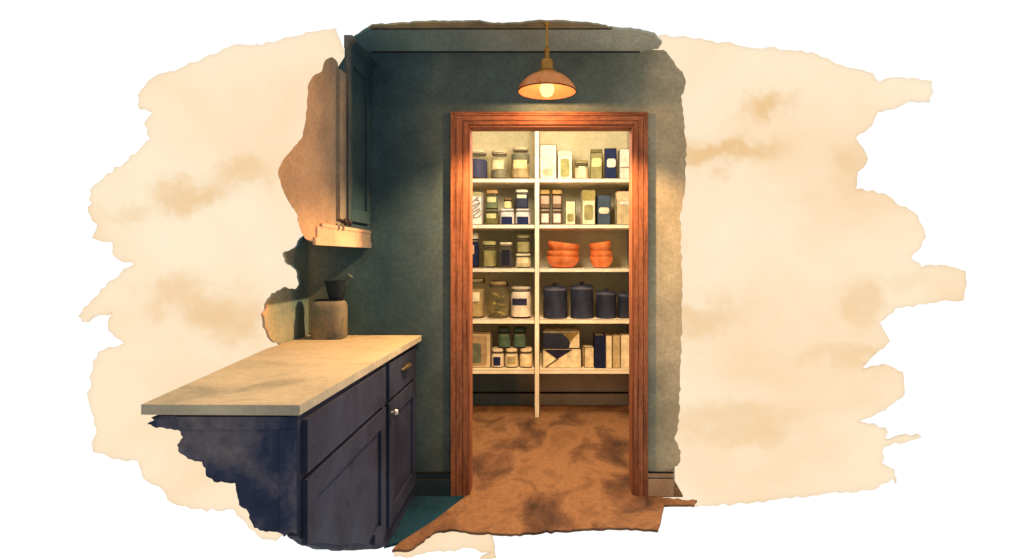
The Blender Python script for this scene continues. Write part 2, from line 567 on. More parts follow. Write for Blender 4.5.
q.build('collar', [brass], lamp, smooth=True)
q = MB(); q.lathe([(6.4 * k, H(70.6)), (6.4 * k, H(62)), (5.6 * k, H(60.2)), (3.6 * k, H(58.6)), (2.6 * k, H(57.8))], 32)
q.build('socket', [brass], lamp, smooth=True)
q = MB(); q.lathe([(2.3 * k, H(58.4)), (2.3 * k, H(52)), (3.4 * k, H(51)), (3.4 * k, H(49.4)), (2.2 * k, H(48.4)), (1.5 * k, H(47.6))], 24)
q.build('stem_cap', [brass], lamp, smooth=True)
q = MB(); q.lathe([(1.35 * k, H(48.5)), (1.35 * k, Z_C - zl(92) - .012)], 16)
q.build('rod', [brass], lamp, smooth=True)
q = MB(); q.lathe([(2.0 * k, Z_C - zl(92) - .02), (3.4 * k, Z_C - zl(92) - .008), (3.6 * k, Z_C - zl(92) - .001)], 24)
q.build('ceiling_rose', [brass], lamp, smooth=True)
# bulb
bm_, bn, bb = new_mat('bulb_glow')
bb.inputs['Base Color'].default_value = (0, 0, 0, 1)
bb.inputs['Specular IOR Level'].default_value = 0
bb.inputs['Emission Color'].default_value = (*lin((255, 222, 145)), 1)
bb.inputs['Emission Strength'].default_value = 2.3
bt = bn.nodes.new('ShaderNodeBsdfTransparent'); bx_ = bn.nodes.new('ShaderNodeMixShader'); bx_.inputs[0].default_value = .5
bn.links.new(bt.outputs[0], bx_.inputs[1]); bn.links.new(bb.outputs[0], bx_.inputs[2]); bn.links.new(bx_.outputs[0], bn.nodes['Material Output'].inputs[0])
q = MB(); q.lathe([(0, H(97.2)), (3.2 * k, H(96.5)), (5.6 * k, H(94.5)), (7.2 * k, H(91)), (7.2 * k, H(88)), (5.8 * k, H(84.5)), (3.6 * k, H(81.5)), (3.2 * k, H(79))], 28)
q.build('bulb', [bm_], lamp, smooth=True)
q = MB(); q.lathe([(4.2 * k, H(82.5)), (4.2 * k, H(74.2))], 20)
q.build('bulb_holder', [brass], lamp, smooth=True)
LAMPCOL = (1.0, .62, .30)
sp = bpy.data.lights.new('pendant_beam', 'SPOT')
sp.energy = 192
sp.color = LAMPCOL
sp.spot_size = R(134)
sp.spot_blend = .4
sp.shadow_soft_size = .02
spo = bpy.data.objects.new('pendant_beam', sp)
COL.objects.link(spo)
spo.parent = lamp
spo.location = (0, 0, H(98.5))
gl = bpy.data.lights.new('pendant_glow', 'POINT')
gl.energy = 19
gl.color = (1.0, .56, .25)
gl.shadow_soft_size = .012
glo = bpy.data.objects.new('pendant_glow', gl)
COL.objects.link(glo)
glo.parent = lamp
glo.location = (0, 0, H(91))

# ================================================================== BASE CABINET + WORKTOP
navy = wash('navy_cabinet', [(22, 25, 38), (34, 38, 56), (50, 56, 76), (28, 34, 52)], scale=2.6, detail=7, grain=.16, rough=.7, spec=.25, lo=.28, hi=.72, dist=.5)
navy_end = wash('navy_cabinet_end', [(34, 42, 62), (48, 56, 80), (112, 104, 108), (56, 64, 88)], scale=3.0, detail=6, grain=.14, rough=.8, lo=.3, hi=.75, dist=.4)
XF, D_E = -.732, 1.765
base = empty('base_cabinet', (0, 0, 0))
tag(base, 'navy panelled base cabinet under the pale worktop, left of the doorway', 'cabinet')
end_px = [(297.3, 415.5), (297.3, 536), (291, 534), (284, 537), (277, 532), (266, 532), (254, 528), (249, 518), (246, 509), (239, 505), (237, 494), (235, 483), (214, 482), (206, 476), (202, 462), (188, 459), (178, 451), (177, 445), (183, 437), (178, 430),
          (156, 428), (147, 424), (154, 420), (151, 417.5), (165, 416)]
e2 = ragged(end_px, .9, 4, seed=21, keep={0, 24})
slabD(e2, D_E, .55).build('end_panel', [navy_end], base)
q = MB()
slabD([(280, 429), (296.5, 429), (296.5, 534), (291, 532), (284, 535), (280, 532)], D_E - .008, .008, q)
slabD([(176, 417), (296.5, 417), (296.5, 429.5), (180, 429.5)], D_E - .008, .008, q)
q.build('end_frame', [navy_end], base)
face_px = [(297.4, 415.2), (415.6, 341), (415.6, 490.6), (397, 530.5), (393, 538), (387, 545), (378, 549), (358, 550), (340, 551), (322, 549), (308, 544), (297.4, 536)]
f2 = ragged(face_px, .8, 4, seed=23, keep={0, 1, 2, 11})
slabX(f2, XF, -.03).build('carcass', [navy], base)
def fpx(D, Z):                                    # pixel of a point on the face plane
    return (CX + XF * F / D, CY - (Z - EYE) * F / D)
def fclip(D0, D1, Z0, Z1):
    """quad on the cabinet face, its foot cut where the torn edge of the cabinet runs"""
    lowest = lambda D: max(Z0, EYE + (CY - 546 + 3 * abs(math.sin(D * 9))) * D / F)
    pts = []
    nseg = 8
    for i in range(nseg + 1):
        D = D0 + (D1 - D0) * i / nseg
        if lowest(D) < Z1 - .004:
            pts.append(Vector((0, D, lowest(D))))
    if len(pts) < 2:
        return None
    pts.append(Vector((0, pts[-1].y, Z1))); pts.append(Vector((0, pts[0].y, Z1)))
    return pts
def faceslab(D0, D1, Z0, Z1, x0, th, q):
    p = fclip(D0, D1, Z0, Z1)
    if p is None:
        return q
    q.prism([Vector((x0 + th, v.y, v.z)) for v in p], [Vector((x0, v.y, v.z)) for v in p], 0)
    return q
def cab_door(D0, D1, Z0, Z1, nm, st=.075):
    o = MB()
    faceslab(D0, D0 + st, Z0, Z1, XF, .018, o)
    faceslab(D1 - st, D1, Z0, Z1, XF, .018, o)
    faceslab(D0 + st, D1 - st, Z1 - st, Z1, XF, .018, o)
    if Z0 > .02: faceslab(D0 + st, D1 - st, Z0, Z0 + st, XF, .018, o)
    ob = o.build(nm, [navy], base)
    p = faceslab(D0 + st, D1 - st, Z0 + st * .9, Z1 - st, XF, .006, MB())
    p.build('panel', [navy], ob)
    return ob
d1 = cab_door(1.79, 2.66, .09, .655, 'door')
d2 = cab_door(2.72, 3.27, .09, .655, 'door')
dr1 = faceslab(1.79, 2.66, .675, .835, XF, .018, MB()).build('drawer', [navy], base)
dr2 = faceslab(2.72, 3.27, .675, .835, XF, .018, MB()).build('drawer', [navy], base)
# knob on the far door, near its upper corner; cup pull on the far drawer
silver = wash('knob_silver', [(190, 184, 176), (232, 226, 214)], rough=.35, metal=.4, scale=30)
oldbrass = wash('old_brass_pull', [(70, 62, 44), (98, 86, 54)], rough=.5, metal=.4, scale=30)
q = MB(); q.lathe([(.005, 0), (.005, .012), (.012, .015), (.014, .022), (.010, .030), (0, .032)], 20)
kn = q.build('knob', [silver], d2, smooth=True); kn.rotation_euler = (0, R(90), 0)
kp = onX(382.5, 421, XF + .018); kn.location = (XF + .018, 2.752, kp.z - .0)
q = MB()
for i in range(9):
    pass
pts = [Vector((XF + .018 + .020 * math.sin(math.pi * t / 10), 2.94 + .014 * t, .765 + .012 * math.sin(math.pi * t / 10))) for t in range(11)]
q.tube(pts, [.007 + .007 * math.sin(math.pi * t / 10) for t in range(11)], 10)
q.build('pull_handle', [oldbrass], dr2, smooth=True)
# toe strip at the floor
MB().box((XF - .03, 2.92, 0), (XF - .001, 3.33, .085)).build('plinth', [navy], base)

stone = wash('worktop_stone', [(146, 134, 106), (180, 162, 128), (198, 176, 138), (166, 150, 118)], scale=2.4, detail=6, grain=.1, rough=.75, lo=.3, hi=.68, dist=.5)
stone_edge = wash('worktop_edge', [(160, 152, 130), (196, 182, 154)], scale=5, grain=.1)
Z_T = EYE - .4283
ct = [onZ(x, y, Z_T) for x, y in [(141, 404.5), (200, 404.8), (299.5, 405.2), (421.5, 335.2), (309, 335.2), (265.5, 349)]]
slabZ(ct, .030, side=1).build('worktop', [stone, stone_edge], bevel=.002, ink=None)
tag(bpy.data.objects['worktop'], 'long pale stone worktop slab on the navy base cabinet', 'worktop')

# ================================================================== UPPER CABINET
upper = empty('upper_cabinet', (0, 0, 0))
tag(upper, 'tall wall cabinet at upper left, tan fading into dark teal', 'cabinet')
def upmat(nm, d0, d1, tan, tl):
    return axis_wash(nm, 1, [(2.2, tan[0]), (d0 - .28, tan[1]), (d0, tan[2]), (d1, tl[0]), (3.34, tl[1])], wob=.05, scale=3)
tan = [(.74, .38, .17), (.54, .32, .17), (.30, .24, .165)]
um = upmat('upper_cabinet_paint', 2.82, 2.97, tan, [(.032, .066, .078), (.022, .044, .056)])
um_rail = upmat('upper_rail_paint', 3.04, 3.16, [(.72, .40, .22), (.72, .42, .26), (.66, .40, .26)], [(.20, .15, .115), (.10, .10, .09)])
XU = -.983
XB = -1.325
def oblique(px_pts, X=XU, mat=None, nm='carcass', dx=3.5, dz=0.0):
    # a thick front whose torn end is cut away obliquely
    fr = [onX(x, y, X) for x, y in px_pts]
    bk = []
    for (x, y), p in zip(px_pts, fr):
        D = min(3.33, max(p.y, F * -(X - .10) / (CX - x - dx)))
        bk.append(Vector((X - .10, D, p.z)))
    return MB().prism(fr, bk)
up_px = [(370, 247.2), (370.5, 66), (346, 39.5), (344.5, 46), (345, 84), (341, 92), (337.5, 62), (332, 57), (325.5, 60), (322, 71), (313, 76), (308.5, 84), (306, 118), (302, 138), (290, 152), (281, 164), (278, 175), (283, 190), (291, 204), (297, 214), (299, 226), (304, 236), (308, 240)]
u2 = ragged(up_px, .7, 4, seed=31, keep={0, 1, 22, 3, 4, 5})
q = oblique(u2)
# the cabinet's depth back to the left wall, broken off on a slant
tri = [(XU - .05, 2.72), (XU - .05, 3.328), (-1.30, 3.328)]
q.prism([Vector((x, y, 1.40)) for x, y in tri], [Vector((x, y, 2.02)) for x, y in tri])
q.build('carcass', [um], upper)
def urect(D0, D1, Z0, Z1, th, x0=XU, q=None):
    return (q or MB()).box((x0, D0, Z0), (x0 + th, D1, Z1))
# far door: frame around a recessed panel
UD0, UD1, UZ0, UZ1 = 2.92, 3.28, 1.50, 2.34
q = MB(); st = .065
urect(UD0, UD0 + st, UZ0, UZ1, .018, q=q); urect(UD1 - st, UD1, UZ0, UZ1, .018, q=q)
urect(UD0 + st, UD1 - st, UZ1 - st, UZ1, .018, q=q); urect(UD0 + st, UD1 - st, UZ0, UZ0 + st, .018, q=q)
ud = q.build('door', [um], upper)
urect(UD0 + st, UD1 - st, UZ0 + st, UZ1 - st, .006).build('panel', [um], ud)
# near door, worn away towards its free end
q = MB()
urect(2.80, 2.885, UZ0, 2.20, .018, q=q)
q.build('door', [um], upper)
# light rail along the foot
q = MB()
q.box((XU, 2.52, 1.372), (XU + .012, 3.322, 1.405)); q.box((XU, 2.55, 1.405), (XU + .007, 3.322, 1.452)); q.box((XU, 2.60, 1.452), (XU + .010, 3.322, 1.468))
q.build('light_rail', [um_rail], upper)
# crown moulding
q = MB()
prf = [(0, 2.335), (.012, 2.335), (.018, 2.35), (.018, 2.362), (.040, 2.385), (.040, 2.397), (0, 2.397)]
q.prism([Vector((XU + x, 2.905, z)) for x, z in prf], [Vector((XU + x, 3.33, z)) for x, z in prf])
q.build('crown', [um], upper)
for (px_, z_) in ((341.3, 1.458), (345.5, 1.455)):
    q = MB(); q.lathe([(.006, 0), (.006, .01), (.016, .014), (.017, .022), (.010, .030), (0, .031)], 18)
    o = q.build('knob', [wash('dark_knob', [(40, 30, 30), (70, 56, 52)], rough=.5)], upper, smooth=True)
    p = onX(px_, 228, XU + .018)
    o.rotation_euler = (0, R(90), 0); o.location = (XU + .018, p.y, 1.485)

# ================================================================== CROCK + MORTAR on the worktop, in the corner
D_K = 3.2
SK = F / D_K
crock_m = wash('crock_glaze', [(96, 102, 84), (134, 120, 98), (72, 90, 86)], scale=9, grain=.1)
cx_ = (329.5 - CX) / SK
cw_, ch_ = 32 / SK, (340.5 - 302.5) / SK
crock = empty('stone_crock', (cx_, D_K, Z_T))
tag(crock, 'pale square stoneware crock standing in the corner of the worktop', 'crock')
q = MB(); q.lathe([(cw_ / 2 * .93, 0), (cw_ / 2, .01), (cw_ / 2, ch_ * .86), (cw_ / 2 * .93, ch_ * .94), (cw_ / 2 * .80, ch_)], 32, sq=5, dy=.75)
q.build('body', [crock_m], crock, smooth=True)
q = MB(); q.lathe([(cw_ / 2 * .82, ch_ - .002), (cw_ / 2 * .82, ch_ + .004)], 32, sq=5, dy=.75)
q.build('rim', [INK], crock)
dark_m = wash('dark_iron', [(24, 34, 42), (44, 52, 58)], scale=12, rough=.6)
zc = Z_T + ch_ + .004
mort = empty('mortar_bowl', ((336.5 - CX) / SK, D_K, zc))
tag(mort, 'small dark mortar with a pestle, set on top of the stone crock', 'mortar')
mk = 1 / SK
q = MB(); q.lathe([(6.0 * mk, 0), (7.4 * mk, 2 * mk), (9.5 * mk, 9 * mk), (11.2 * mk, 16 * mk), (12 * mk, 19 * mk), (11.0 * mk, 19.4 * mk), (9.4 * mk, 14 * mk), (5 * mk, 4 * mk), (0, 3 * mk)], 28, dy=.8)
q.build('bowl', [dark_m], mort, smooth=True)
q = MB(); q.tube([(0 * mk, 0, 5 * mk), (6 * mk, -.01, 12 * mk), (12 * mk, -.015, 20 * mk), (15 * mk, -.016, 24 * mk)], [3.0 * mk, 2.2 * mk, 2.4 * mk, 3.2 * mk], 14)
q.build('pestle', [wash('pestle_stone', [(60, 72, 74), (92, 100, 96)], scale=20)], mort, smooth=True)

# ================================================================== PANTRY SHELVING
D_S, D_B = 4.958, 5.383
S_S = F / D_S
zs = [EYE + (CY - y) / S_S for y in (178.3, 224.3, 268.0, 319.6, 369.8)]      # shelf tops, from the highest
SX0, SX1 = -.80, .72
white = wash('shelf_cream', [(232, 212, 178), (248, 232, 204)], scale=6, grain=.05, rough=.8)
khaki = wash('shelf_back', [(196, 188, 148), (220, 211, 174)], scale=3.5, grain=.1)
shelving = empty('pantry_shelving', ((SX0 + SX1) / 2, D_B, 0))
tag(shelving, 'cream built-in shelving with five shelves and a centre post inside the pantry', 'shelving')
ox, oy = (SX0 + SX1) / 2, D_B
def rel(a, b): return ((a[0] - ox, a[1] - oy, a[2]), (b[0] - ox, b[1] - oy, b[2]))
for z in zs:
    MB().box(*rel((SX0, D_S, z - .036), (SX1, D_B, z))).build('shelf', [white, INK], shelving, bevel=.0035, ink=1)
ux = (537 - CX) / S_S
q = MB(); q.box(*rel((ux - .020, D_S - .012, 0), (ux + .020, D_B, 2.495))); q.build('centre_post', [white, INK], shelving, bevel=.003, ink=1)
for x in (SX0 - .03,):
    MB().box(*rel((x, D_S - .012, 0), (x + .03, D_B, 2.495))).build('side_panel', [white], shelving)
MB().box(*rel((SX0, D_B - .008, zs[4]), (SX1, D_B, 2.495))).build('back_panel', [khaki], shelving)

# ================================================================== THINGS ON THE SHELVES
D_I = 5.10
S_I = F / D_I
def ix(px): return (px - CX) / S_I
CREAM, WHITE, OLIVE, KHAKI, TAN, NAVY, SLATE, GREY, GREEN, PEACH, BROWN = (240, 222, 190), (232, 222, 202), (150, 148, 96), (184, 172, 120), (206, 170, 124), (30, 40, 78), (78, 90, 102), (150, 142, 130), (88, 108, 86), (238, 190, 150), (124, 96, 62)
def col(c):
    nm = 'pigment_%d_%d_%d' % c
    d = tuple(max(0, int(v * .80)) for v in c)
    return wash(nm, [d, c], scale=16, detail=4, grain=.10, gscale=120, rough=.75)
_gl = {}
RING = (84, 70, 54)             # thick glass of lips and feet reads darker
def glass(c):
    if c in _gl: return _gl[c]
    m, n, b = new_mat('jar_glass_%d_%d_%d' % c)
    out = n.nodes['Material Output']
    b.inputs['Base Color'].default_value = (*lin(c), 1)
    b.inputs['Roughness'].default_value = .18
    tr = n.nodes.new('ShaderNodeBsdfTransparent')
    tr.inputs[0].default_value = (*[.84 + .16 * v for v in lin(c)], 1)
    mx = n.nodes.new('ShaderNodeMixShader')
    mx.inputs[0].default_value = .60 if c == RING else .07
    n.links.new(tr.outputs[0], mx.inputs[1]); n.links.new(b.outputs[0], mx.inputs[2]); n.links.new(mx.outputs[0], out.inputs[0])
    _gl[c] = m
    return m

def patch(q, Rr, z0, z1, a0, a1, sq, dy, th=.004, n=10):
    """curved label on the front of a lathed body (angles in degrees from straight ahead)"""
    ring = []
    for i in range(n + 1):
        t = R(-90 + a0 + (a1 - a0) * i / n)
        c, s = math.cos(t), math.sin(t)
        g = (abs(c) ** sq + abs(s) ** sq) ** (-1.0 / sq)
        ring.append((g * c, g * s * dy))
    fr = [Vector((x * Rr, y * Rr, z0)) for x, y in ring] + [Vector((x * Rr, y * Rr, z1)) for x, y in reversed(ring)]
    bk = [Vector((v.x * (1 - th / Rr), v.y * (1 - th / Rr), v.z)) for v in fr]
    k = len(q.v)
    m = n + 1
    fs = []
    for i in range(n):
        fs.append((i, i + 1, 2 * m - 2 - i, 2 * m - 1 - i))
        fs.append(tuple(2 * m + j for j in (2 * m - 1 - i, 2 * m - 2 - i, i + 1, i)))
    for i in range(2 * m):
        j = (i + 1) % (2 * m)
        fs.append((i, j, 2 * m + j, 2 * m + i))
    q.add(fr + bk, fs)

def jar(label, x0, x1, y0, y1, z, group, body=(206, 200, 168), sq=2.0, lid=None, lidh=.13, neck=.80, fill=None, fill2=None, lab=None, opaque=False, dy=1.0, name='glass_jar', cat='jar', band=None, D=D_I, clamp=False):
    """jar seen between x0..x1 and y0..y1; fill/fill2 = (colour, from, to) heights 0..1; lab = (colour, px0, px1, py0, py1)"""
    S = F / D
    w, h = (x1 - x0) / S, (y1 - y0) / S
    r = w / 2 * (1.0 if sq < 3 else .97)
    root = empty(name, (((x0 + x1) / 2 - CX) / S, D, z + .001))
    tag(root, label, cat, group)
    bm = col(body) if opaque else glass(body)
    t = 1 - lidh
    prof = [(r * .84, 0), (r * .96, h * .015), (r, h * .06), (r, h * (t - .22)), (r * .95, h * (t - .13)), (r * neck, h * (t - .04)), (r * neck, h * (t + .01))]
    q = MB(); q.lathe(prof, 28, sq=sq, dy=dy, mats=[1, 1, 0, 0, 0, 1, 1])
    q.build('body', [bm, INK if opaque else glass(RING)], root, smooth=True)
    lc = lid or (200, 190, 150)
    lr = r * (neck + .07)
    lp = [(lr * .97, h * t), (lr, h * (t + .015)), (lr, h * (t + lidh * .30)), (lr, h * (1 - lidh * .22)), (lr * .93, h * .995), (lr * .85, h)]
    q = MB(); q.lathe(lp, 28, sq=sq, dy=dy, mats=[0, 1, 0, 0, 1, 0])
    q.build('lid', [col(lc), INK], root, smooth=True)
    for fl in (fill, fill2):
        if fl:
            q = MB(); q.lathe([(r * .80, h * fl[1] + .004), (r * .90, h * fl[1] + .01), (r * .90, h * fl[2] - .004), (r * .82, h * fl[2])], 24, sq=sq, dy=dy)
            q.build('contents', [col(fl[0])], root, smooth=True)
    if lab:
        c, a, b, ya, yb = lab
        xc = (x0 + x1) / 2
        f = lambda px: math.degrees(math.asin(max(-.97, min(.97, (px - xc) / ((x1 - x0) / 2) * (1 if sq < 3 else .72)))))
        q = MB(); patch(q, r * 1.03, (y1 - yb) / S, (y1 - ya) / S, f(a), f(b), sq, dy)
        q.build('paper_label', [col(c)], root)
    if clamp:
        q = MB()
        q.tube([(lr * 1.02, 0, h * (t - .02)), (lr * 1.12, -.01, h * (t + .05)), (lr * 1.05, -.01, h * .985), (-lr * .6, -.02, h * 1.0)], .006, 8)
        q.build('clamp_wire', [INK], root, smooth=True)
    return root

def carton(label, x0, x1, y0, y1, z, group, c, marks=(), yaw=0.0, d=.12, name='carton', cat='box', top=None, gable=0.0, D=D_I, side=None):
    """box seen between x0..x1, y0..y1; marks = (part name, colour, px0, px1, py0, py1)"""
    S = F / D
    w, h = (x1 - x0) / S, (y1 - y0) / S
    root = empty(name, (((x0 + x1) / 2 - CX) / S, D, z + .001), yaw)
    tag(root, label, cat, group)
    q = MB()
    if gable:
        hb = h * (1 - gable)
        q.box((-w / 2, -d / 2, 0), (w / 2, d / 2, hb))
        b = q.build('body', [col(c), INK], root, bevel=.0045, ink=1)
        q = MB()
        sec = [(-d / 2, hb), (d / 2, hb), (.012, h * .985), (-.012, h * .985)]
        q.prism([Vector((-w / 2 * .96, y, zz)) for y, zz in sec], [Vector((w / 2 * .96, y, zz)) for y, zz in sec])
        q.build('gable_top', [col(top or c), INK], root, bevel=.004, ink=1)
    else:
        q.box((-w / 2, -d / 2, 0), (w / 2, d / 2, h))
        q.build('body', [col(c), INK], root, bevel=.0045, ink=1)
    for im, (nm, cc, a, b, ya, yb) in enumerate(marks):
        xa, xb = max((a - (x0 + x1) / 2) / S, -w / 2 - .001), min((b - (x0 + x1) / 2) / S, w / 2 + .001)
        za, zb = (y1 - yb) / S, (y1 - ya) / S
        rr = min(.012, (xb - xa) * .2)
        pts = [(xa + rr, za), (xb - rr, za), (xb, za + rr), (xb, zb - rr), (xb - rr, zb), (xa + rr, zb), (xa, zb - rr), (xa, za + rr)]
        q = MB(); q.prism([Vector((x, -d / 2 - .003 - .002 * im, zz)) for x, zz in pts], [Vector((x, -d / 2 - .0002 - .002 * im, zz)) for x, zz in pts], 0, 1)
        q.build(nm, [col(cc), INK], root)
    return root

G1, G2 = 'glass jars on the pantry shelves', 'cartons on the pantry shelves'
z1, z2, z3, z4, z5 = zs
b1, b2, b3, b4, b5 = 178, 224, 267.5, 318.5, 367
# ---- top shelf, left bay
jar('clear jar half full of navy blue, first on the top shelf left', 463, 488.5, 148.5, b1, z1, G1, lid=(226, 208, 172), fill=((24, 34, 96), .02, .68))
jar('clear jar with a cream label and grey contents on the top shelf', 490.5, 508.5, 148.5, b1, z1, G1, lid=(214, 192, 150), fill=((128, 120, 96), .02, .34), lab=((238, 216, 168), 493.5, 504, 159, 167.5))
jar('tallest clear jar with a tan label, beside the centre post on top shelf', 510.5, 530.5, 145.5, b1, z1, G1, lid=(222, 200, 160), lidh=.10, neck=.74, fill=((196, 166, 118), .02, .42), fill2=((118, 118, 92), .52, .80), lab=((240, 206, 146), 514, 527, 159, 167.5))
# ---- top shelf, right bay
carton('tall white carton with a framed panel, next to the post on the top shelf', 540, 556.5, 143.5, b1, z1, G2, WHITE, [('panel', CREAM, 542, 553.5, 148, 174.5), ('panel', (206, 178, 142), 542.6, 553, 167.5, 174.3)])
carton('shorter white carton with a rounded olive label on the top shelf', 557.5, 572, 149.5, b1, z1, G2, WHITE, [('label', (166, 160, 100), 560.3, 569.2, 157.5, 175.5), ('seal_band', (226, 206, 176), 557.6, 571.9, 149.8, 154.5)])
jar('small squat jar with an olive lid and cream label on the top shelf', 574, 589, 158.5, b1, z1, G1, body=(222, 206, 160), lid=(158, 146, 96), lidh=.24, neck=.80, sq=3.0, fill=(CREAM, .02, .6), lab=((250, 228, 178), 577.5, 586, 165, 174.5), name='spice_jar')
carton('olive gable-topped carton with a pale yellow label on the top shelf', 590.5, 602.5, 146.5, b1, z1, G2, (146, 140, 92), [('label', (232, 222, 150), 592.3, 601.5, 157, 165.5)], gable=.16, top=(124, 118, 74), yaw=-.12)
carton('navy carton with a white label on the top shelf', 604.5, 616.5, 147, b1, z1, G2, NAVY, [('label', WHITE, 607, 615.6, 157.5, 166)], yaw=-.1)
carton('white carton half hidden behind the right doorpost on the top shelf', 618.5, 631, 147.5, b1, z1, G2, WHITE, [('seal_line', (150, 130, 110), 619.5, 630.5, 165.6, 166.8)])
# ---- second shelf, left bay
bx = carton('white carton with black handwritten scribble on the second shelf', 467.5, 483, 191.5, b2, z2, G2, (250, 236, 220), [('top_band', KHAKI, 467.6, 482.9, 191.7, 196)], d=.14)
q = MB(); sk = 1 / S_I
for ln in ([(-5, 21), (-3, 23), (0, 26), (2, 27.5), (1, 25), (-1, 24), (3, 23.5)], [(-6, 16), (-3, 18.5), (2, 21), (3.5, 22), (2, 19), (-2, 16), (-5, 13)], [(-4, 12), (0, 14), (3, 16), (3.5, 14), (0, 11), (-3, 9), (-3, 7), (0, 6.5), (3, 8), (4, 10)]):
    q.tube([((x + 2.2) * sk, -.0745, yy * sk) for x, yy in ln], .0032, 6)
q.build('handwriting', [INK], bx)
jar('squat olive jar under a taller jar, second shelf left bay', 484.5, 499, 208.5, b2, z2, G1, body=(150, 146, 100), lid=(112, 108, 74), lidh=.2, neck=.88, sq=3.5, fill=((128, 118, 74), .02, .7), lab=((222, 212, 146), 486, 497.5, 213, 217.5), name='spice_jar')
jar('jar with tan lid and cream band standing on the squat olive jar', 486, 498, 189.3, 208.5, z2 + 15.5 / S_I, G1, body=(118, 126, 90), opaque=True, lid=(196, 152, 96), lidh=.26, neck=.92, sq=3.5, lab=((240, 226, 162), 486.8, 497.2, 196.6, 201.5), name='spice_jar')
jar('left white tub with a navy bottom on the second shelf', 500, 514.5, 208, b2, z2, G1, body=(226, 216, 208), opaque=True, lid=(234, 226, 214), lidh=.16, neck=.90, sq=4, lab=(NAVY, 500.9, 513.6, 216, 223.6), name='storage_tub', cat='tub')
jar('tiny brown-lidded jar with cream label standing on the left white tub', 503.5, 512, 197, 208, z2 + 16 / S_I, G1, body=(214, 196, 140), opaque=True, lid=(140, 108, 66), lidh=.3, neck=.9, sq=3.5, lab=((246, 226, 160), 504.3, 511.2, 200.6, 206.5), name='spice_jar')
jar('right white tub with a navy bottom, beside the centre post on second shelf', 515.5, 530.5, 208, b2, z2, G1, body=(228, 218, 212), opaque=True, lid=(226, 214, 206), lidh=.16, neck=.90, sq=4, lab=(NAVY, 516.4, 529.6, 216, 223.6), name='storage_tub', cat='tub')
jar('dark blue jar with white stripes standing on the right white tub', 515.5, 528.5, 189, 208, z2 + 16 / S_I, G1, body=(58, 62, 82), opaque=True, lid=(232, 226, 190), lidh=.20, neck=.92, sq=4, lab=((236, 230, 190), 516.4, 527.6, 194.2, 197.6), name='spice_jar')
# ---- second shelf, right bay: two stacks of two
for i, (xa, xb, w1) in enumerate(((540, 550, 'left'), (552, 562, 'right'))):
    jar('lower jar of the %s stack beside the centre post, pale label, second shelf' % w1, xa, xb, 208.2, b2, z2, G1, body=(118, 98, 84), opaque=True, lid=(150, 132, 108), lidh=.2, neck=.92, sq=4, lab=((242, 222, 206), xa + .8, xb - .8, 213, 221.5), name='spice_jar')
    jar('upper jar of the %s stack beside the centre post, gold lid, second shelf' % w1, xa - .2, xb + .2, 189.3, 208.2, z2 + 15.8 / S_I, G1, body=(122, 98, 78), opaque=True, lid=(190, 156, 92), lidh=.30, neck=.92, sq=4, lab=((214, 176, 150), xa + .4, xb - .4, 195.5, 203), name='spice_jar')
carton('small cream carton with an olive square on the second shelf', 565.2, 575.2, 200.5, b2, z2, G2, (236, 218, 172), [('label', (150, 142, 86), 567, 573.4, 213, 221)])
carton('cream carton with olive top and big oval label on the second shelf', 581.5, 594.5, 189.8, b2, z2, G2, (238, 224, 180), [('top_band', (158, 142, 80), 581.6, 594.4, 190, 200.5), ('label', (156, 146, 94), 583.6, 592.4, 204.5, 219.5)], d=.15)
carton('slate blue carton with a cream label on the second shelf', 596.5, 609.5, 194.5, b2, z2, G2, (72, 86, 98), [('label', (232, 220, 186), 598, 608, 207, 213)], yaw=.05)
carton('peach and cream carton half hidden by the right doorpost, second shelf', 615.5, 631, 190.8, b2, z2, G2, (206, 186, 140), [('top_band', (248, 200, 156), 615.6, 631.9, 191, 200.2), ('label', (250, 232, 210), 617.8, 631.5, 200.8, 204)])
# ---- third shelf, left bay
jar('navy bottle with a cream cap and peach label at the left doorpost, third shelf', 464, 479, 233, b3, z3, G1, body=(28, 34, 66), opaque=True, lid=(236, 222, 186), lidh=.24, neck=.92, sq=4, lab=(PEACH, 468, 476, 245, 254), name='bottle', cat='bottle')
jar('olive glass jar with a square panel on the third shelf', 482, 497, 241.2, b3, z3, G1, body=(186, 176, 124), lid=(178, 164, 106), lidh=.20, neck=.84, sq=4, fill=((142, 134, 82), .03, .66), lab=((160, 148, 92), 484.5, 494.5, 251, 266))
jar('clear jar with near-black contents on the third shelf', 498.8, 513.4, 242.2, b3, z3, G1, body=(196, 184, 160), lid=(226, 208, 168), lidh=.13, neck=.80, sq=4, lab=((34, 32, 44), 501.5, 511, 250, 265), fill=((60, 56, 60), .05, .62))
jar('wide cream jar at the foot of a stack beside the post, third shelf', 515.5, 531, 253.5, b3, z3, G1, body=(206, 186, 140), opaque=True, lid=(232, 214, 170), lidh=.22, neck=.92, sq=4, lab=((246, 218, 170), 517, 529.5, 257.5, 263), name='storage_tub', cat='tub')
jar('olive jar stacked on the wide cream jar, third shelf', 516, 530.5, 234.4, 253.5, z3 + 14 / S_I, G1, body=(168, 156, 98), lid=(176, 162, 108), lidh=.26, neck=.86, sq=4, fill=((196, 182, 124), .02, .6))
